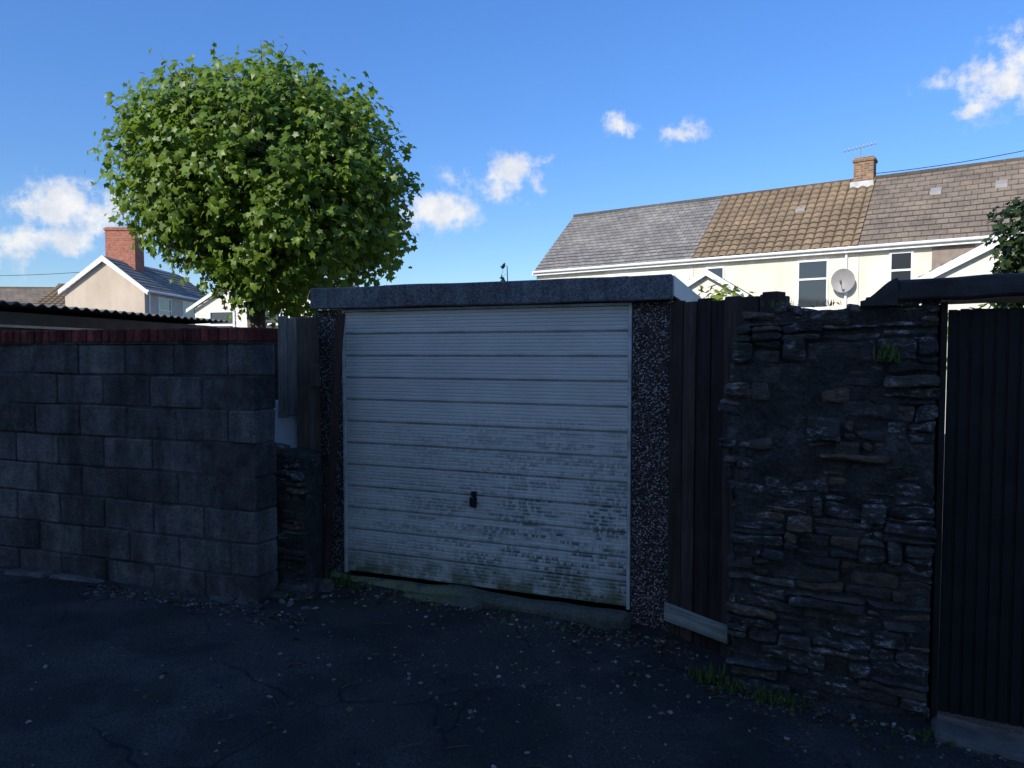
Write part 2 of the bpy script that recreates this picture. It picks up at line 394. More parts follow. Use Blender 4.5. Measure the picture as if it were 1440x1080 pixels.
# ---------------------------------------------------------------- rubble stone walls
def stones(mb,mm,x0f,x1,topf,T,zb,hr=(.035,.12),wr=(.07,.36),seed=1,bulge=.03,edge=.03):
    random.seed(seed); z=zb
    while z<topf(.5)+.1:
        h=random.uniform(*hr); x=x0f(z+h/2)+random.uniform(-.015,.02)
        while x<x1-.03:
            w=random.uniform(*wr)*random.choice([.6,1,1])
            if x1-(x+w)<.07: w=x1-x-.002
            if z+h<=topf(x+w/2)+.03:
                pr=random.gauss(0,.010); parts=[(z,z+h)]
                if h>.065 and random.random()<.6:
                    m=z+h*random.uniform(.3,.7); parts=[(z,m-.003),(m+.003,z+h)]
                if random.random()>.04:
                    for a,b in parts:
                        tl_=random.uniform(-.008,.008)
                        rough_box(mb,x,x+w-.006,-.0+pr+random.gauss(0,.007),.14,a+.003+tl_*.5,b-.002+tl_,(7,3,5),.010,.0075,22,.007)
            x+=w+.002
        z+=h
    U,F=boxtop(60,4,90); P=U.copy()
    zz=zb-.05+P[:,2]*(topf(.2)-zb+.03)
    xl=np.array([x0f(q) for q in zz])+edge
    xx=xl+(x1-edge*.4-xl)*P[:,0]
    tp=np.array([topf(q) for q in xx])
    zz=zb-.05+P[:,2]*(tp-zb+.03)
    yy=.016+(T-.016)*P[:,1]
    Q=np.stack([xx,yy,zz],-1)
    big=np.clip(wob(Q,4.3,3)+.5*wob(Q,13,1)-.45,0,1)
    Q[:,1]+=(.010*wob(Q,8,0)+.006*wob(Q,25,1)-bulge*big)*(1-P[:,1]); Q[:,2]+=.014*wob(Q,9,2)*P[:,2]
    mm.add(Q,F)
SW_A=math.atan2(-.46,.888)
sw=empty('rubble_stone_wall',(1.12,3.80,0),SW_A)
def lf(z):
    return float(np.interp(z,[-.2,.3,.9,1.1,1.25,1.4,1.55,1.75,1.84,1.95],[.06,.045,.05,.025,-.005,.0,.035,.04,.09,.15]))
def tf(x): return float(np.interp(x,[0,.1,.2,.3,.4,.5,.6,.7,.8,1.1],[1.80,1.885,1.87,1.905,1.885,1.875,1.90,1.89,1.905,1.905]))
a=MB();b=MB(); stones(a,b,lf,1.0,tf,.42,-.16,seed=5)
random.seed(77); x=.12
while x<.66:   # loose bedded stones along the top
    w=random.uniform(.06,.16); zt=tf(x+w/2)
    rough_box(a,x,x+w,random.uniform(-.01,.03),.2,zt-.03,zt+random.uniform(.0,.022),(6,3,4),.012,.007,20,.007)
    rough_box(a,x+.02,x+w+.03,.2,.41,zt-.03,zt+random.uniform(.0,.02),(6,3,4),.012,.007,20,.007); x+=w+.004
a.obj('stones',MAT['stone'],sw); b.obj('mortar',MAT['mortar'],sw,smooth=True)
random.seed(11)
gt=empty('black_boarded_gate',(1.12,3.80,0),SW_A)
mb=MB(); x=1.035
while x<2.55:
    z1=1.872+random.gauss(0,.002); mb.box(x,x+.036,.06,.078,-.07,z1); mb.box(x+.0365,x+.0475,.066,.076,-.07,z1-.002); x+=.048
mb.obj('boards',MAT['gateb'],gt,bevel=.002)
mb=MB(); mb.box(1.04,2.55,.079,.12,.15,.27); mb.box(1.04,2.55,.079,.12,1.5,1.62); mb.obj('rails',MAT['gateb'],gt)
mb=MB(); mb.box(1.004,1.03,.03,.14,-.1,1.904); mb.box(.97,1.038,.145,.20,-.1,1.90); mb.box(2.56,2.68,.0,.14,-.1,1.904); mb.obj('frame_posts',MAT['gateb'],gt)
mb=MB(); rough_box(mb,1.0,2.7,-.16,.09,-.2,-.10,(24,4,3),.02,.010,8,.0); mb.obj('threshold',MAT['footing'],gt)
ln=empty('black_coping_lintel',(1.12,3.80,0),SW_A)
mb=MB(); rough_box(mb,.80,2.9,-.035,.40,1.915,2.02,(40,4,4),.012,.007,11,.0)
cur=[]; 
for i in range(9):
    t=i/8; cur.append((.66+.16*t, 1.905+.105*(t**2)*(3-2*t)))
vs=[];fs=[]
for (x,z) in cur: vs+= [(x,-.03,1.893),(x,-.03,z+.012),(x,.38,z+.012),(x,.38,1.893)]
for i in range(8):
    o=i*4
    for q in range(4): fs.append((o+q,o+(q+1)%4,o+4+(q+1)%4,o+4+q))
fs.append((0,3,2,1)); fs.append((32,33,34,35)); mb.add(vs,fs)
mb.obj('coping',MAT['lintel'],ln)

# rough stone pier between block wall and garage
st=empty('rough_stone_pier',(-1.86,5.03,0),-.32)
a=MB();b=MB(); stones(a,b,lambda z:0.0,.44,lambda x:.96+.03*math.sin(x*9),.25,-.08,(.035,.08),(.07,.2),seed=3,bulge=.0,edge=.012)
a.obj('stones',MAT['stone'],st); b.obj('mortar',MAT['mortar'],st,smooth=True)
mb=MB(); random.seed(21)
for (x,y,s) in [(-1.50,4.90,.13),(-1.38,5.0,.10),(-1.62,4.82,.07),(-1.47,4.79,.06)]:
    rough_box(mb,x-s,x+s,y-s*.6,y+s*.6,-.06,s*.75-.02,(4,4,4),.03,.012,9,.012)
mb.obj('loose_stones',MAT['stone'])

# ---------------------------------------------------------------- old wood by the garage
pf=empty('old_timber_post',(-1.585,5.24,0),-.36)
mb=MB(); rough_box(mb,0,.125,0,.11,-.09,1.93,(3,3,24),.006,.003,7,.006); mb.obj('post',MAT['postwood'],pf)
mb=MB(); rough_box(mb,.13,.21,-.03,.0,1.42,1.58,(3,3,3),.004,.002,7,.003);mb.obj('batten',MAT['postwood'],pf)
gb=empty('weathered_board_panel',(-1.765,5.36,0),-.36)
mb=MB(); rough_box(mb,0,.085,0,.022,1.17,1.94,(3,3,10),.003,.002,6,.002); rough_box(mb,.088,.175,.003,.024,1.19,1.925,(3,3,10),.003,.002,6,.002)
mb.obj('boards',MAT['greywood'],gb)
mb=MB(); rough_box(mb,-.12,.17,.07,.10,.85,1.30,(3,3,3),.004,.001,6,0); mb.obj('backing_board',MAT['white'],gb)
mb=MB(); mb.box(-.14,.17,.11,.14,0,1.85); mb.obj('dark_backing',MAT['darkwood'],gb)
pl=MB(); U,F=boxtop(3,2,24); P=U.copy(); t=P[:,2]
Q=np.stack([-1.395+.16*t+.012*np.sin(t*5)+(P[:,0]-.5)*.06, 5.14+.05*t+P[:,1]*.028-(P[:,0]-.5)*.02, -.05+2.0*t],-1)
pl.add(Q,F); pl.obj('leaning_timber_plank',MAT['redwood'],smooth=False)

# ---------------------------------------------------------------- garage
GA=math.atan2(-.365,.931)
ga=empty('precast_concrete_garage',(-1.26,5.34,0),GA)
W=2.165; HD=1.985
mb=MB(); mb.box(-.255,-.012,.0,.10,-.15,1.985); mb.box(W+.012,W+.25,.0,.10,-.15,1.985); mb.obj('pebbledash_pillars',MAT['pebble'],ga,bevel=.006)
mb=MB()
for i in range(8):
    for sx in (0,1):
        x=(-.25 if sx==0 else W+.19); mb.box(x,x+.055,.103+.6*i,.103+.6*i+.594,-.12,1.99-.012*i)
mb.box(-.2,W+.2,4.9,4.95,-.12,1.9)
mb.obj('side_panels',MAT['pebble'],ga)
mb=MB(); mb.box(W+.245,W+.262,.03,.085,-.1,1.99); mb.obj('corner_strip',MAT['agedwhite'],ga)
mb=MB(); rough_box(mb,-.262,W+.272,-.062,-.012,1.992,2.150,(30,3,4),.008,.0035,5,.0); mb.obj('fascia',MAT['fascia'],ga)
n=90; vs=[];fs=[]
for j in range(2):
    for i in range(n+1):
        x=-.25+(W+.50)*i/n; vs.append((x,-.01+5.05*j,2.105-.14*j+.022*math.cos(i*2*math.pi/4)))
for i in range(n): fs.append((i,i+1,n+2+i,n+1+i))
mb=MB(); mb.add(vs,fs); mb.obj('corrugated_roof',MAT['corr'],ga,smooth=True)
mb=MB(); U,F=boxtop(1,8,1); P=U.copy()
for (x0,x1) in ((W+.255,W+.275),(-.262,-.252)):
    mb.add(np.stack([x0+(x1-x0)*P[:,0], -.01+5.05*P[:,1], (2.02+.125*P[:,2])-.14*P[:,1]],-1),F)
mb.obj('verge_trim',MAT['cream2'],ga)
mb=MB(); fr=.022
mb.box(-.01,.012,-.012,.05,0,HD); mb.box(W-.012,W+.01,-.012,.05,0,HD); mb.box(.0125,W-.0125,-.010,.05,HD-.018,HD); mb.obj('door_frame',MAT['agedwhite'],ga,bevel=.003)
prof=[]; NP=12; p=(HD-.03)/NP; z=.008
for q in range(NP):
    zb=z+q*p
    prof+=[(zb,.026),(zb+.008,.026),(zb+.013,.000),(zb+.036,-.002)]
    rp=(p-.042)/5
    for r_ in range(5):
        a0=zb+.038+r_*rp
        prof+=[(a0,.007),(a0+.005,.007),(a0+.009,.000),(a0+rp-.001,-.002)]
prof.append((z+NP*p,.0))
U=len(prof); vs=[];fs=[]; xs=np.linspace(.014,W-.014,30)
for i,x in enumerate(xs):
    for (zz,yy) in prof: vs.append((x,yy+.006*math.sin(x*2.1)*math.sin(zz*2.)-.0,zz))
for i in range(len(xs)-1):
    for j in range(U-1): fs.append((i*U+j,(i+1)*U+j,(i+1)*U+j+1,i*U+j+1))
mb=MB(); mb.add(vs,fs); dr=mb.obj('up_and_over_door',MAT['door'],ga)
mb=MB(); mb.box(.01,W-.01,.045,.06,0,HD-.02); mb.obj('door_back',MAT['black'],ga)
mb=MB(); hx,hz=1.07,.635
mb.box(hx-.019,hx+.019,-.014,-.002,hz-.055,hz+.06)
mb.tube([(hx,-.012,hz+.005),(hx,-.045,hz+.005)],[.013,.011],12)
rough_box(mb,hx-.014,hx+.020,-.062,-.042,hz-.042,hz+.028,(3,3,3),.006,.0,5)
mb.obj('door_handle',MAT['black'],ga,bevel=.002)
mb=MB(); rough_box(mb,-.16,W+.03,-.11,.03,-.20,-.012,(50,5,4),.03,.012,8,.0)
rough_box(mb,.05,1.2,-.22,-.09,-.25,-.062,(20,5,3),.04,.016,7,.0)
rough_box(mb,1.25,2.1,-.16,-.09,-.28,-.095,(20,5,3),.04,.016,7,.0)
mb.obj('concrete_sill',MAT['sill'],ga)

# ---------------------------------------------------------------- timber fence right of the garage
fe=empty('timber_fence',(.985,4.44,0),math.atan2(-.79,.61))
mb=MB(); x=.0; random.seed(4)
while x<.64:
    w=random.uniform(.09,.12); rough_box(mb,x,x+w,random.choice([0,.012]),.03,-.15,1.985+random.gauss(0,.008),(3,3,12),.003,.0015,6,.002); x+=w+.003
mb.obj('boards',MAT['darkwood'],fe)
mb=MB(); rough_box(mb,-.01,.47,-.03,-.004,-.02,.085,(12,3,3),.004,.003,8,.004); mb.obj('gravel_board',MAT['palewood'],fe)
mb=MB(); rough_box(mb,.64,.73,.0,.09,-.1,2.0,(3,3,12),.004,.002,6,.003); rough_box(mb,.60,.68,.14,.22,-.1,1.985,(3,3,12),.004,.002,6,.003); mb.obj('posts',MAT['darkwood'],fe)

# ---------------------------------------------------------------- leaves
def leaf_template(kind):
    if kind=='plane':
        pts=[(-90,.12),(-60,.30),(-28,.62),(2,.50),(20,.60),(38,.92),(58,.64),(74,.72),(90,1.05)]
        full=pts+[(180-a,r) for a,r in pts[-2:0:-1]]
        P=[(0,.0,0)]+[(r*math.cos(math.radians(a))*.62,r*math.sin(math.radians(a))*.62,-.14*r*r) for a,r in full]
        P[0]=(0,.05,.05)
        n=len(full); F=[(0,1+i,1+(i+1)%n) for i in range(n)]
        return np.array(P),F
    if kind=='oval':
        P=[(0,-.5,0),(.22,-.2,-.03),(.24,.12,-.03),(0,.55,-.1),(-.24,.12,-.03),(-.22,-.2,-.03)]
        return np.array(P),[(0,1,2,3),(0,3,4,5)]
    P=[(0,0,0),(.035,.3,.05),(.03,.65,.02),(0,1,-.12),(-.03,.65,.02),(-.035,.3,.05)]
    return np.array(P),[(0,1,2,3),(0,3,4,5)]
def leaves_mesh(name,mat,pos,nor,tip,size,kind='plane',parent=None):
    T_,F_=leaf_template(kind); N=len(pos)
    nor=nor/np.linalg.norm(nor,axis=1,keepdims=True)
    tip=tip-nor*(tip*nor).sum(1,keepdims=True); tip/=np.linalg.norm(tip,axis=1,keepdims=True)+1e-9
    sd=np.cross(tip,nor)
    bend=RNG.uniform(-.5,2.2,N); wd=RNG.uniform(.75,1.05,N)
    V=pos[:,None,:]+size[:,None,None]*(sd[:,None,:]*T_[None,:,0:1]*wd[:,None,None]+tip[:,None,:]*T_[None,:,1:2]+nor[:,None,:]*(T_[None,:,2:3]*bend[:,None,None]))
    nv=len(T_); lens=[len(f) for f in F_]; flat=np.array([i for f in F_ for i in f])
    allf=(flat[None,:]+np.arange(N)[:,None]*nv).ravel()
    me=bpy.data.meshes.new(name); me.vertices.add(N*nv); me.vertices.foreach_set('co',V.ravel())
    me.loops.add(len(allf)); me.loops.foreach_set('vertex_index',allf.astype(np.int32))
    tl=np.tile(lens,N); stt=np.concatenate([[0],np.cumsum(tl)[:-1]])
    me.polygons.add(len(tl)); me.polygons.foreach_set('loop_start',stt.astype(np.int32)); me.polygons.foreach_set('loop_total',tl.astype(np.int32))
    me.update(calc_edges=True); me.validate(); me.materials.append(mat)
    o=bpy.data.objects.new(name,me); COL.objects.link(o)
    if parent: o.parent=parent
    return o

# plane tree
tree=empty('plane_tree',(0,0,0))
C=np.array([-2.78,8.1,3.42]); R=np.array([1.50,1.45,1.32])
ns=2250
d=RNG.normal(size=(ns,3)); d/=np.linalg.norm(d,axis=1,keepdims=True)
d[:,2]=np.where((d[:,2]<-.6)&(RNG.random(ns)<.4),-d[:,2],d[:,2])
lump=1+.06*wob(d,3.0,0)+.04*wob(d,7.,1)
rad=RNG.uniform(.22,1.0,ns)**.5*lump
keep=(wob(d*1.0,5.5,2)+RNG.normal(size=ns)*.5>-1.15)|(rad<.8)
d=d[keep];rad=rad[keep]
base=C+d*R*rad[:,None]
lowf=np.clip((C[2]-.1-base[:,2])/1.2,0,1)
base[:,0]=C[0]+(base[:,0]-C[0])*(1-.20*lowf)+.20*lowf
base[:,2]=np.maximum(base[:,2],2.08+.14*wob(base,3,1))
mbr=MB(); tb=Vector((-2.92,8.15,-.1)); fork=Vector((-2.92,8.12,2.25))
mbr.tube([tb,(-2.96,8.15,.8),(-2.9,8.13,1.7),fork],[.13,.11,.10,.10],12)
limbs=[]
for i in range(13):
    a=i*2.399; el=random.uniform(.25,1.35); dd=Vector((math.cos(a)*math.cos(el),math.sin(a)*math.cos(el),math.sin(el)))
    e=Vector(C)+Vector((dd.x*R[0],dd.y*R[1],(dd.z-.35)*R[2]))*.8
    m1=fork.lerp(e,.35)+Vector((0,0,.12)); m2=fork.lerp(e,.7)+Vector((random.uniform(-.1,.1),random.uniform(-.1,.1),.1))
    mbr.tube([fork-Vector((0,0,.1)),m1,m2,e],[.05,.035,.022,.01],7); limbs+= [m1,m2,e,m1.lerp(m2,.5),m2.lerp(e,.5)]
LA=np.array([tuple(l) for l in limbs])
pos=[];nor=[];tip=[];sz=[]
for b_,dd in zip(base,d):
    near=LA[np.argmin(((LA-b_)**2).sum(1)+.0)]
    out_=dd+np.array([0,0,.45])+RNG.normal(size=3)*.35; out_/=np.linalg.norm(out_)
    Ls=RNG.uniform(.15,.34)*(1.15 if dd[2]>.4 else 1.)
    end=b_+out_*Ls
    if RNG.random()<.3: mbr.tube([near,(near+b_)/2+RNG.normal(size=3)*.04,b_,end],[.012,.008,.006,.003],4)
    nl=RNG.integers(9,15)
    for q in range(nl):
        t=(q+.6)/nl; p0=b_+out_*Ls*t+RNG.normal(size=3)*.055
        side=RNG.normal(size=3); side-=out_*side.dot(out_); side/=np.linalg.norm(side)+1e-6
        p0=p0+side*RNG.uniform(.03,.09)
        pos.append(p0); nn=side*.4+np.array([-.25,-.25,.65])+dd*.65+RNG.normal(size=3)*.5; nor.append(nn)
        tip.append(side*.7+out_*.3+np.array([0,0,-.7])+RNG.normal(size=3)*.3); sz.append(RNG.uniform(.08,.158)*(1-.25*t))
leaves_mesh('leaves',MAT['leaf'],np.array(pos),np.array(nor),np.array(tip),np.array(sz),'plane',tree)
mbr.obj('trunk_and_branches',MAT['bark'],tree,smooth=True)

def bush(name,c,r,n,size,mat,kind='oval',stems=6,shell=.5):
    e=empty(name); c=np.array(c,float); r=np.array(r,float)
    d=RNG.normal(size=(n,3)); d/=np.linalg.norm(d,axis=1,keepdims=True)
    rr=RNG.uniform(shell,1,n)*(1+.16*wob(d,4,1)+.1*wob(d,9,2)); p=c+d*r*rr[:,None]
    nn=d+RNG.normal(size=(n,3))*.6+np.array([0,0,.5]); tp=RNG.normal(size=(n,3))+np.array([0,0,-.2])
    leaves_mesh('leaves',mat,p,nn,tp,RNG.uniform(.6,1.2,n)*size,kind,e)
    m=MB()
    for i in range(stems):
        q=c+d[i]*r*.8; b0=(c[0]+d[i][0]*r[0]*.15,c[1]+d[i][1]*r[1]*.15,-.1)
        m.tube([b0,((b0[0]+q[0])/2,(b0[1]+q[1])/2,(b0[2]+q[2])/2+.1),tuple(q)],[.02,.014,.005],5)
    m.obj('stems',MAT['bark'],e); return e
bush('ivy_clad_tree',(4.62,5.8,2.42),(.55,.6,.66),8000,.085,MAT['ivy'],'plane',8,.45)
bush('garden_shrub',(2.95,9.9,2.25),(.42,.4,.40),420,.11,MAT['yshrub'],'oval')
bush('garden_shrub',(4.9,6.6,1.75),(1.3,.6,.42),900,.10,MAT['yshrub'],'oval')
bush('garden_shrub',(.62,11.2,2.35),(.25,.25,.42),120,.09,MAT['weed'],'oval')
bush('garden_shrub',(1.15,11.4,2.45),(.12,.12,.40),60,.08,MAT['weed'],'oval',4)
bush('garden_shrub',(-3.6,12.5,1.7),(1.2,.6,.75),900,.10,MAT['weed'],'oval')
e=empty('garden_sapling'); m=MB(); m.tube([(-.05,10.2,-.1),(-.03,10.2,1.6),(-.07,10.2,2.9)],[.02,.014,.006],6); m.obj('stem',MAT['bark'],e)
n=34; P=np.stack([-.07+RNG.normal(size=n)*.07,10.2+RNG.normal(size=n)*.07,RNG.uniform(2.35,2.93,n)],-1)
leaves_mesh('leaves',MAT['ivy'],P,RNG.normal(size=(n,3))+[0,-.8,.6],RNG.normal(size=(n,3))+[0,0,.3],RNG.uniform(.06,.11,n),'oval',e)
# leaf litter along the bases
pp=[]
for i in range(460):
    t=random.random()
    if t<.45: s=random.uniform(-1.4,1.2); x=-1.26+(.931*(s+1.3)); y=5.34-.365*(s+1.3)-.15-abs(random.gauss(0,.12))
    elif t<.7: x=random.uniform(-3.6,-1.3); y=4.58-abs(random.gauss(0,.08))-.35*(x+1.7)
    elif t<.88: x=random.uniform(1.0,2.2); y=3.70-.5*(x-1.1)-abs(random.gauss(0,.12))
    else: x=random.uniform(-2.5,1.8); y=random.uniform(2.6,4.4)
    if y>4.35 and x>.9: continue
    pp.append((x,y,float(ground_h(x,y))+random.uniform(.004,.012)))
pp=np.array(pp); n=len(pp)
leaves_mesh('leaf_litter',MAT['litter'],pp,RNG.normal(size=(n,3))*.3+[0,0,1],RNG.normal(size=(n,3)),RNG.uniform(.018,.05,n),'plane')

def weeds(name,spots):
    e=empty(name); pos=[];nor=[];tip=[];sz=[]; p2=[];n2=[];t2=[];s2=[]
    for (x,y,z,rad_,nb,h) in spots:
        for i in range(nb):
            px=x+RNG.normal()*rad_; py=y+RNG.normal()*rad_*.5; zz=(float(ground_h(px,py))-.005) if z<.1 else z
            a=RNG.uniform(0,6.28); l=RNG.uniform(.4,1.5)
            pos.append((px,py,zz)); tip.append((math.cos(a)*l,math.sin(a)*l,1.)); nor.append((math.cos(a),math.sin(a),-.4)); sz.append(h*RNG.uniform(.5,1.2))
            if i%2==0: p2.append((px+RNG.normal()*.02,py,zz+h*RNG.uniform(.05,.6))); n2.append((RNG.normal()*.5,RNG.normal()*.5-.3,1)); t2.append(RNG.normal(size=3)); s2.append(RNG.uniform(.015,.035))
    leaves_mesh('blades',MAT['weed'],np.array(pos),np.array(nor),np.array(tip),np.array(sz),'blade',e)
    leaves_mesh('small_leaves',MAT['weed'],np.array(p2),np.array(n2),np.array(t2),np.array(s2),'oval',e)
sp=[(1.16,3.66,-.1,.05,60,.07),(1.3,3.56,-.1,.07,70,.06),(1.05,3.75,-.1,.05,50,.10),(1.42,3.5,-.1,.06,40,.05),(-1.32,5.12,-.03,.07,70,.10),(-1.15,5.08,-.03,.08,60,.06),
    (-1.5,4.8,-.02,.06,40,.05),(.4,4.48,-.05,.10,34,.035),(1.9,3.22,-.1,.05,20,.05),(-.6,4.88,-.05,.08,30,.035),(-.1,4.70,-.05,.10,30,.03),(-2.4,4.85,-.02,.1,20,.035)]
weeds('weeds',sp)
weeds('wall_fern',[(1.80,3.40,1.62,.035,46,.085),(1.80,3.41,1.66,.02,20,.06),(1.42,3.72,1.90,.05,26,.05),(1.60,3.62,1.90,.03,16,.04)])

# ---------------------------------------------------------------- houses
def window(parent,x0,x1,z0,z1,y=0.,split=.5,name='window'):
    m=MB(); f=.06
    m.box(x0-f,x0,y-.05,y+.02,z0-f,z1+f); m.box(x1,x1+f,y-.05,y+.02,z0-f,z1+f)
    m.box(x0+.001,x1-.001,y-.048,y+.02,z1,z1+f-.002); m.box(x0+.001,x1-.001,y-.048,y+.02,z0-f+.002,z0)
    zm=z0+(z1-z0)*split; m.box(x0+.001,x1-.001,y-.044,y+.01,zm-.03,zm+.03)
    m.box(x0-f-.06,x1+f+.06,y-.11,y+.0,z0-f-.07,z0-f-.003)
    o=m.obj(name+'_frame',MAT['white'],parent)
    g=MB(); g.box(x0+.0005,x1-.0005,y-.02,y-.012,z0+.0005,z1-.0005); g.obj(name+'_glass',MAT['glass'],parent)
def roof_sheet(parent,x0,x1,y0,z0,y1,z1,course,kind,mat,name):
    L=math.hypot(y1-y0,z1-z0); nc=int(round(L/course)); c=L/nc
    dx=.05 if kind=='pan' else .3
    xs=np.arange(x0,x1+1e-6,dx); xs[-1]=x1
    ty=(y1-y0)/L; tz=(z1-z0)/L; sgn=1 if y1>y0 else -1; ny,nz=-tz*sgn,ty*sgn
    rows=[]
    for i in range(nc): rows+=[(i*c,.035),(i*c+c*.985,.008)]
    vs=[];uv=[]
    for (s,o) in rows:
        for x in xs:
            oo=o+.012*math.sin(x*1.3+s*.8)
            if kind=='pan': oo+=.06*abs(math.sin(math.pi*x/.3))
            vs.append((x,y0+ty*s+ny*oo,z0+tz*s+nz*oo)); uv.append((x,s+.001))
    n=len(xs); fs=[(j*n+i,j*n+i+1,(j+1)*n+i+1,(j+1)*n+i) for j in range(len(rows)-1) for i in range(n-1)]
    if sgn<0: fs=[f[::-1] for f in fs]
    m=MB(); m.add(vs,fs); m.obj(name,mat,parent,uv=uv,smooth=False)
def terrace(loc,ang,w,mat,kind,course,wall,eave=5.0,ridge=7.55,half=3.0,chim=None,name='terraced_house'):
    h=empty(name,loc,ang)
    m=MB(); m.box(0.002,w-.002,0,2*half,-.3,eave); m.add([(0.002,0,eave),(0.002,2*half,eave),(0.002,half,ridge-.05),(w-.002,0,eave),(w-.002,2*half,eave),(w-.002,half,ridge-.05)],[(0,2,1),(3,4,5),(0,3,5,2),(1,2,5,4)])
    m.obj('walls',wall,h)
    sl=(ridge-eave)/half
    roof_sheet(h,-.04 if kind=='slate0' else .0,w,-.22,eave-.22*sl+.06,half,ridge+.06,course,kind,mat,'roof_front')
    roof_sheet(h,.0,w,2*half+.22,eave-.22*sl+.06,half,ridge+.06,course,kind,mat,'roof_back')
    m=MB(); 
    for i in range(int(w/.45)+1):
        x=i*.45; m.tube([(x,half,ridge+.03),(min(x+.44,w),half,ridge+.03)],[.11,.105],10)
    m.obj('ridge_tiles',mat,h,smooth=False)
    m=MB(); m.box(0,w,-.20,-.17,eave-.26,eave-.10); m.box(0,w,-.168,.0,eave-.26,eave-.24); m.tube([(0,-.25,eave-.13),(w,-.25,eave-.13)],[.05,.05],10); m.obj('fascia_and_gutter',MAT['white'],h)
    return h
TA=math.atan2(-.577,.817)
def tl(s): return (1.0+.817*s,29-.577*s,0)
h1=terrace(tl(0),TA,6.6,MAT['slate'],'slate',.22,MAT['cream2'])
window(h1,3.2,4.1,3.2,4.5); window(h1,1.0,1.6,3.4,4.4)
m=MB(); m.box(-.06,-.002,-.25,.0,4.74,4.9); m.obj('verge_end',MAT['white'],h1)
h2=terrace(tl(6.605),TA,5.295,MAT['pan'],'pan',.32,MAT['cream'])
window(h2,3.55,4.38,3.1,4.55,split=.62); window(h2,.52,1.05,3.7,4.55)
m=MB(); m.tube([(4.95,-.07,4.8),(4.95,-.07,0)],[.04,.04],8); m.tube([(4.95,-.22,4.86),(4.95,-.07,4.7)],[.04,.04],8); m.obj('downpipe',MAT['white'],h2)
h3=terrace(tl(11.905),TA,6.6,MAT['conc'],'pan2',.3,MAT['cream'])
window(h3,.9,1.42,3.62,4.62)
m=MB(); m.box(1.95,3.0,-.035,-.001,3.9,4.72); m.box(1.9,3.05,-.06,-.036,3.86,3.90); m.obj('boarded_opening',MAT['brownpanel'],h3)
window(h3,4.6,5.5,3.2,4.6)
h4=terrace(tl(18.51),TA,6.6,MAT['pan'],'pan',.32,MAT['cream2']); window(h4,2,2.9,3.2,4.6)
def chimney(parent,x,y,zb,zt,w,d_,mat,pots=0,cap=True):
    m=MB(); m.box(x-w/2,x+w/2,y-d_/2,y+d_/2,zb,zt-.15); m.box(x-w/2-.04,x+w/2+.04,y-d_/2-.04,y+d_/2+.04,zt-.149,zt-.05); m.box(x-w/2,x+w/2,y-d_/2,y+d_/2,zt-.0495,zt)
    m.obj('chimney_stack',mat,parent,bevel=.01)
    for i in range(pots):
        q=MB(); q.tube([(x+(i-(pots-1)/2)*.35,y,zt),(x+(i-(pots-1)/2)*.35,y,zt+.3)],[.11,.09],12); q.obj('chimney_pot',MAT['redbrick'],parent)
chimney(h2,4.93,3.0,7.1,8.32,.62,.55,MAT['orbrick'])
m=MB(); m.box(4.55,5.28,2.50,2.68,7.18,7.46); m.obj('flashing',MAT['leadf'],h2)
def aerial(parent,x,y,z,h,L=1.0):
    m=MB(); m.tube([(x,y,z),(x,y,z+h)],[.014,.014],6); zt=z+h-.03
    m.tube([(x-L*.55,y,zt-.06),(x+L*.45,y,zt+.05)],[.01,.01],5)
    for i in range(9):
        t=-L*.5+L*.95*i/8; zz=zt+t*.11
        m.tube([(x+t,y-.16,zz),(x+t,y+.16,zz)],[.006,.006],4); m.tube([(x+t,y,zz-.09),(x+t,y,zz+.09)],[.006,.006],4)
    m.obj('tv_aerial',MAT['steel'],parent)
aerial(h2,4.78,3.0,8.2,.55)
aerial(h3,4.35,3.0,7.5,1.55,.5)
chimney(h4,-.1+.2,3.0,7.1,8.4,.9,.55,MAT['orbrick'],2)
for hh,x,s in ((h2,3.0,2.4),(h3,1.7,2.6),(h3,3.4,2.6)):
    m=MB(); y=-.22+s*.762; z=4.87+s*.648; m.add([(x,y,z+.03),(x+.3,y,z+.03),(x+.3,y+.26,z+.30),(x,y+.26,z+.30),(x,y,z+.14),(x+.3,y,z+.14)],[(0,1,5,4),(4,5,2,3),(0,4,3),(1,2,5)]); m.obj('roof_vent',MAT['dish'],hh)
sd=empty('satellite_dish',(10.30,22.22,3.88),TA)
m=MB(); vs=[(0,0,0)];fs=[];NS=28
for r_i,(r_,y_) in enumerate([(.13,-.012),(.26,-.045),(.37,-.09)]):
    for j in range(NS):
        t=2*math.pi*j/NS; vs.append((r_*math.cos(t)*.93,y_,r_*math.sin(t)))
for j in range(NS): fs.append((0,1+j,1+(j+1)%NS))
for q in range(2):
    for j in range(NS): fs.append((1+q*NS+j,1+(q+1)*NS+j,1+(q+1)*NS+(j+1)%NS,1+q*NS+(j+1)%NS))
m.add(vs,fs); m.obj('reflector',MAT['dish'],sd,smooth=True)
m=MB(); m.tube([(0,-.05,-.34),(0,-.42,-.10)],[.014,.014],6); m.tube([(0,-.36,-.13),(0,-.48,-.02)],[.03,.035],8); m.obj('lnb_arm',MAT['steel'],sd)
m=MB(); m.tube([(0,.02,0),(0,.1,-.05),(0,.22,-.2)],[.03,.03,.03],8); m.obj('mount',MAT['steel'],sd)

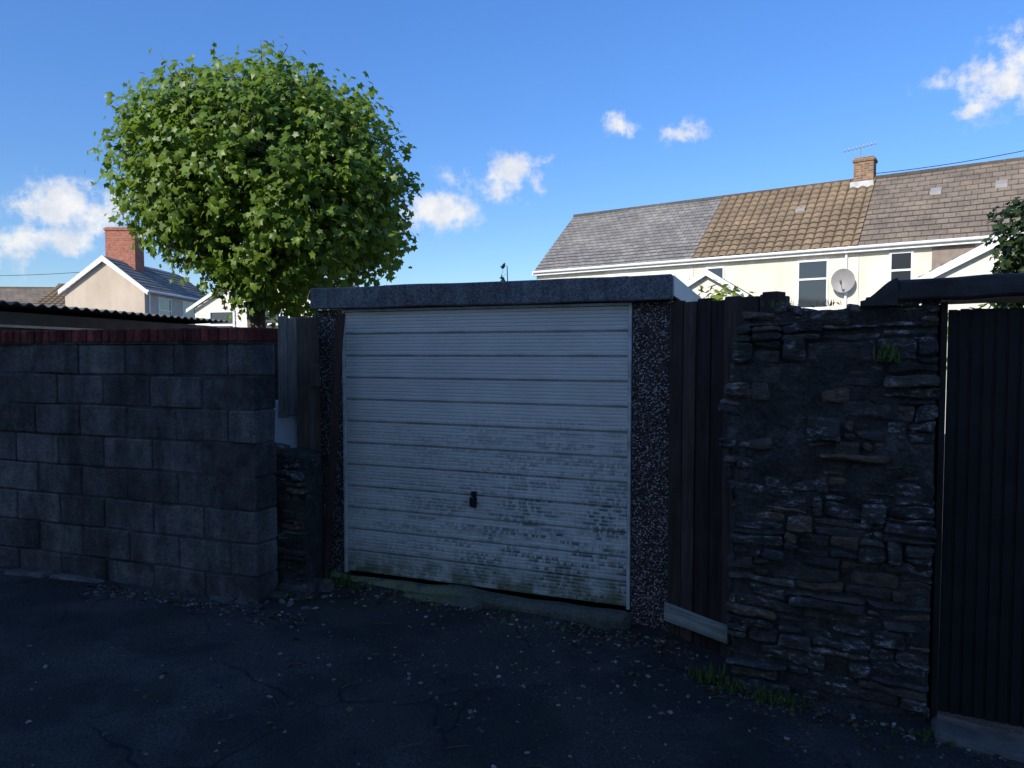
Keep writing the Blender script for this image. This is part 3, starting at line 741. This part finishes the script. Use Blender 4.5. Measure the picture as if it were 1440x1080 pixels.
def gable_house(name,loc,rot,w,L,eave,apex,wall,roofmat,overhang=.12,barge=.10,kind='slate',course=.25):
    h=empty(name,loc,rot); m=MB(); m.box(-w/2,w/2,0,L,-.3,eave)
    m.add([(-w/2,0,eave),(w/2,0,eave),(0,0,apex),(-w/2,L,eave),(w/2,L,eave),(0,L,apex)],[(0,1,2),(3,5,4),(1,4,5,2),(0,2,5,3)]); m.obj('walls',wall,h)
    sl=(apex-eave)/(w/2)
    for s in (-1,1):
        r=empty('roof_slope',(0,0,0),0); r.parent=h; r.rotation_euler=(0,0,math.pi/2*s)
        if s==1: x0,x1=-overhang,L+overhang; 
        else: x0,x1=-L-overhang,overhang
        roof_sheet(r,x0,x1,-(w/2+.15),eave-.15*sl+.05,0,apex+.05,course,kind,roofmat,'tiles')
    m=MB()
    for s in (-1,1):
        for (ya,yb) in ((-overhang-.03,-overhang),(L+overhang,L+overhang+.03)):
            x1_=s*(w/2+.2); z1_=eave-.2*sl
            v=[(0,ya,apex+.09),(0,ya,apex+.09-barge*1.3),(x1_,ya,z1_+.06-barge),(x1_,ya,z1_+.06),(0,yb,apex+.09),(0,yb,apex+.09-barge*1.3),(x1_,yb,z1_+.06-barge),(x1_,yb,z1_+.06)]
            m.add(v,[(0,1,2,3),(4,7,6,5),(0,3,7,4),(1,5,6,2),(2,6,7,3),(0,4,5,1)])
    m.obj('barge_boards',MAT['white'],h); return h
e1=gable_house('rear_extension',(10.5,15.0,0),-.66,4.4,4.,3.0,4.15,MAT['cream2'],MAT['slate'],barge=.16)
e2=gable_house('rear_extension',(4.95,18.2,0),-.42,1.7,4.,3.15,3.68,MAT['cream2'],MAT['slate'],barge=.13)
lh=gable_house('rendered_house',(-17.1,30,0),.02,3.3,7.,4.35,5.62,MAT['peach'],MAT['slate'],barge=.2)
chimney(lh,-.1,1.9,4.9,7.15,1.30,.8,MAT['redbrick'])
o=empty('side_frame'); o.parent=lh; o.location=(1.65,0,0); o.rotation_euler=(0,0,math.pi/2)
window(o,1.2,2.3,3.0,4.0); window(o,3.6,4.9,3.0,4.0)
m=MB(); m.tube([(-.2,-.22,4.22),(7.1,-.22,4.22)],[.06,.06],8); m.tube([(.3,-.06,4.2),(.3,-.06,0)],[.04,.04],8); m.obj('gutter',MAT['white'],o)
lh2=gable_house('rendered_house',(-7.6,21,0),-.3,4.2,6.,3.0,4.1,MAT['cream2'],MAT['slate'])
window(lh2,.2,.9,2.1,2.85); window(lh2,-1.5,-.7,2.1,2.85)
t1=terrace((-34,36,0),.10,9.,MAT['conc'],'pan2',.3,MAT['cream2'],3.9,5.15,3.0)
t2=terrace((-25.0,36.9,0),.10,5.5,MAT['pan'],'pan',.32,MAT['cream'],3.9,5.35,3.0)

# ---------------------------------------------------------------- shed behind the block wall
sh=empty('corrugated_shed',(-4.75,6.5,0),math.atan2(4.1,.42))
m=MB(); m.box(0,4.1,.05,2.8,-.2,2.05); m.obj('walls',MAT['shed'],sh)
vs=[];fs=[];n=164
for j,(y,z) in enumerate(((-.08,2.13),(2.9,2.02))):
    for i in range(n+1): vs.append((-.1+4.3*i/n,y,z+.015*math.cos(i*2*math.pi/6)))
for j,(y,z) in enumerate(((2.9,2.008),(-.08,2.118))):
    for i in range(n+1): vs.append((-.1+4.3*i/n,y,z+.015*math.cos(i*2*math.pi/6)))
for j in range(4):
    for i in range(n): 
        a=j*(n+1)+i; b=((j+1)%4)*(n+1)+i; fs.append((a,a+1,b+1,b))
m=MB(); m.add(vs,fs); m.obj('corrugated_roof',MAT['corr'],sh)
m=MB(); m.box(-.02,3.4,-.02,.045,1.90,1.925); m.obj('trim',MAT['steel'],sh)

def cable(name,a,b,sag,r=.012):
    m=MB(); a=Vector(a);b=Vector(b); pts=[a.lerp(b,t/16)-Vector((0,0,sag*4*(t/16)*(1-t/16))) for t in range(17)]
    m.tube(pts,[r]*17,5); m.obj(name,MAT['black'])
cable('overhead_cable',(12.3,24.6,7.75),(22.0,21.0,9.4),.35)
cable('overhead_cable',(-30,33,5.4),(-17.5,31.5,5.3),.25)

# ---------------------------------------------------------------- house across the lane (behind the viewer), shades the lane
tosun_h=Vector((-.62,-.785)); EL=math.radians(33)
nrm=Vector((.365,.931)); along=Vector((.931,-.365))
D=-3.4; A0=-11.5; A1=3.2; LB=A1-A0
kk=math.tan(EL)/(-(tosun_h.normalized().dot(nrm)))
HE=2.21+(4.45-D)*kk
org=nrm*D+along*A0
rb=empty('rendered_terrace',(org.x,org.y,0),GA)
m=MB(); m.box(0,LB,-7,0,-.3,HE-.02); m.add([(0,0,HE-.02),(0,-7,HE-.02),(0,-3.5,HE+1.6),(LB,0,HE-.02),(LB,-7,HE-.02),(LB,-3.5,HE+1.6)],[(0,2,1),(3,4,5),(0,3,5,2),(1,2,5,4)]); m.obj('walls',MAT['peach'],rb)
m=MB(); m.add([(0,.15,HE-.02),(LB,.15,HE-.02),(LB,-3.5,HE+1.68),(0,-3.5,HE+1.68),(0,-7.2,HE-.05),(LB,-7.2,HE-.05)],[(0,1,2,3),(3,2,5,4)]); m.obj('roof',MAT['conc'],rb)
fr_=empty('front_frame'); fr_.parent=rb; fr_.location=(LB,0,0); fr_.rotation_euler=(0,0,math.pi)
for i in range(3):
    window(fr_,1.8+4.8*i,2.9+4.8*i,1.0,2.3); window(fr_,1.8+4.8*i,2.9+4.8*i,4.3,5.6)

# ---------------------------------------------------------------- light, sky
sun=bpy.data.lights.new('sun','SUN'); sun.energy=5.0; sun.angle=math.radians(.5); sun.color=(1,.94,.84)
so=bpy.data.objects.new('sun',sun); COL.objects.link(so)
hs=tosun_h.normalized(); dv=Vector((hs.x*math.cos(EL),hs.y*math.cos(EL),math.sin(EL)))
so.rotation_euler=dv.to_track_quat('Z','Y').to_euler(); so.location=(-10,-10,30)
w=bpy.data.worlds.new('World'); scene.world=w; w.use_nodes=True; t=w.node_tree; t.nodes.clear()
def wn(typ,**a):
    n=t.nodes.new('ShaderNode'+typ)
    for k_,v_ in a.items(): setattr(n,k_,v_)
    return n
sky=wn('TexSky',sky_type='NISHITA',sun_disc=False); sky.sun_elevation=EL; sky.sun_rotation=math.atan2(hs.x,hs.y); sky.altitude=50; sky.air_density=1.; sky.dust_density=.3; sky.ozone_density=2.
tc=wn('TexCoord'); 
hsv=wn('HueSaturation'); hsv.inputs['Saturation'].default_value=1.22; t.links.new(sky.outputs[0],hsv.inputs['Color'])
sz_=wn('SeparateXYZ'); t.links.new(tc.outputs['Generated'],sz_.inputs[0])
el_=wn('MapRange'); t.links.new(sz_.outputs[2],el_.inputs[0]); el_.inputs[1].default_value=.0; el_.inputs[2].default_value=.5
tr_=wn('MixRGB'); t.links.new(el_.outputs[0],tr_.inputs[0]); tr_.inputs[1].default_value=(.72,.82,.98,1); tr_.inputs[2].default_value=(1.12,1.28,1.66,1)
tint=wn('MixRGB',blend_type='MULTIPLY'); tint.inputs[0].default_value=1; t.links.new(tr_.outputs[0],tint.inputs[2]); t.links.new(hsv.outputs[0],tint.inputs[1])
def vm(op,a,b):
    n=wn('VectorMath',operation=op)
    for i,q in enumerate((a,b)):
        if isinstance(q,bpy.types.NodeSocket): t.links.new(q,n.inputs[i])
        elif q is not None: n.inputs[i].default_value=q
    return n
def mt(op,a,b,clamp=False):
    n=wn('Math',operation=op,use_clamp=clamp)
    for i,q in enumerate((a,b)):
        if isinstance(q,bpy.types.NodeSocket): t.links.new(q,n.inputs[i])
        else: n.inputs[i].default_value=q
    return n.outputs[0]
def wnoise(scale,detail,rough):
    n=wn('TexNoise'); n.inputs['Scale'].default_value=scale; n.inputs['Detail'].default_value=detail; n.inputs['Roughness'].default_value=rough
    t.links.new(tc.outputs['Generated'],n.inputs['Vector']); return n.outputs['Fac']
clouds=[((-.62,1,.20),.085,.048),((-.71,1,.15),.065,.050),((-.63,1,.155),.06,.028),((.00,1,.243),.085,.032),((-.105,1,.195),.060,.028),
        ((.148,1,.312),.034,.020),((.24,1,.302),.034,.018),((.69,1,.385),.095,.056),((.64,1,.335),.030,.012)]
best=None
for (c,rx,rz) in clouds:
    l=math.sqrt(sum(q*q for q in c)); c=tuple(q/l for q in c); rx/=l; rz/=l
    s=vm('SUBTRACT',tc.outputs['Generated'],c).outputs[0]; s=vm('MULTIPLY',s,(1/rx,1/rx,1/rz)).outputs[0]
    ln_=vm('LENGTH',s,None).outputs['Value']; v=mt('SUBTRACT',1.,ln_)
    best=v if best is None else mt('MAXIMUM',best,v)
n1=wnoise(22,7,.66); 
val=mt('ADD',best,mt('MULTIPLY',mt('SUBTRACT',n1,.48),3.8))
mr=wn('MapRange',interpolation_type='SMOOTHSTEP'); t.links.new(val,mr.inputs[0]); mr.inputs[1].default_value=.0; mr.inputs[2].default_value=1.0
lim=wn('MapRange',interpolation_type='SMOOTHSTEP'); t.links.new(best,lim.inputs[0]); lim.inputs[1].default_value=-.5; lim.inputs[2].default_value=.2
msk=mt('MULTIPLY',mr.outputs[0],lim.outputs[0],True); msk=mt('MULTIPLY',msk,.95)
n2=wnoise(40,4,.6); cr=wn('ValToRGB'); t.links.new(n2,cr.inputs[0]); cr.color_ramp.elements[0].position=.35; cr.color_ramp.elements[1].position=.65
CB=6.9
cr.color_ramp.elements[0].color=(.76,.81,.90,1); cr.color_ramp.elements[1].color=(1,1,1,1)
cs=wn('MixRGB',blend_type='MULTIPLY'); cs.inputs[0].default_value=1; t.links.new(cr.outputs[0],cs.inputs[1]); cs.inputs[2].default_value=(CB,CB,CB,1)
mx=wn('MixRGB'); t.links.new(msk,mx.inputs[0]); t.links.new(tint.outputs[0],mx.inputs[1]); t.links.new(cs.outputs[0],mx.inputs[2])
bg=wn('Background'); bg.inputs['Strength'].default_value=.138; t.links.new(mx.outputs[0],bg.inputs[0])
wo=wn('OutputWorld'); t.links.new(bg.outputs[0],wo.inputs[0])

# ---------------------------------------------------------------- camera
cam=bpy.data.cameras.new('camera'); cam.lens=25; cam.sensor_width=36; cam.clip_end=3000; cam.clip_start=.05
co=bpy.data.objects.new('camera',cam); COL.objects.link(co); co.location=(0,0,1.67); co.rotation_euler=(math.radians(90-2.58),0,0); scene.camera=co
scene.view_settings.view_transform='Standard'; scene.view_settings.look='None'; scene.view_settings.exposure=0
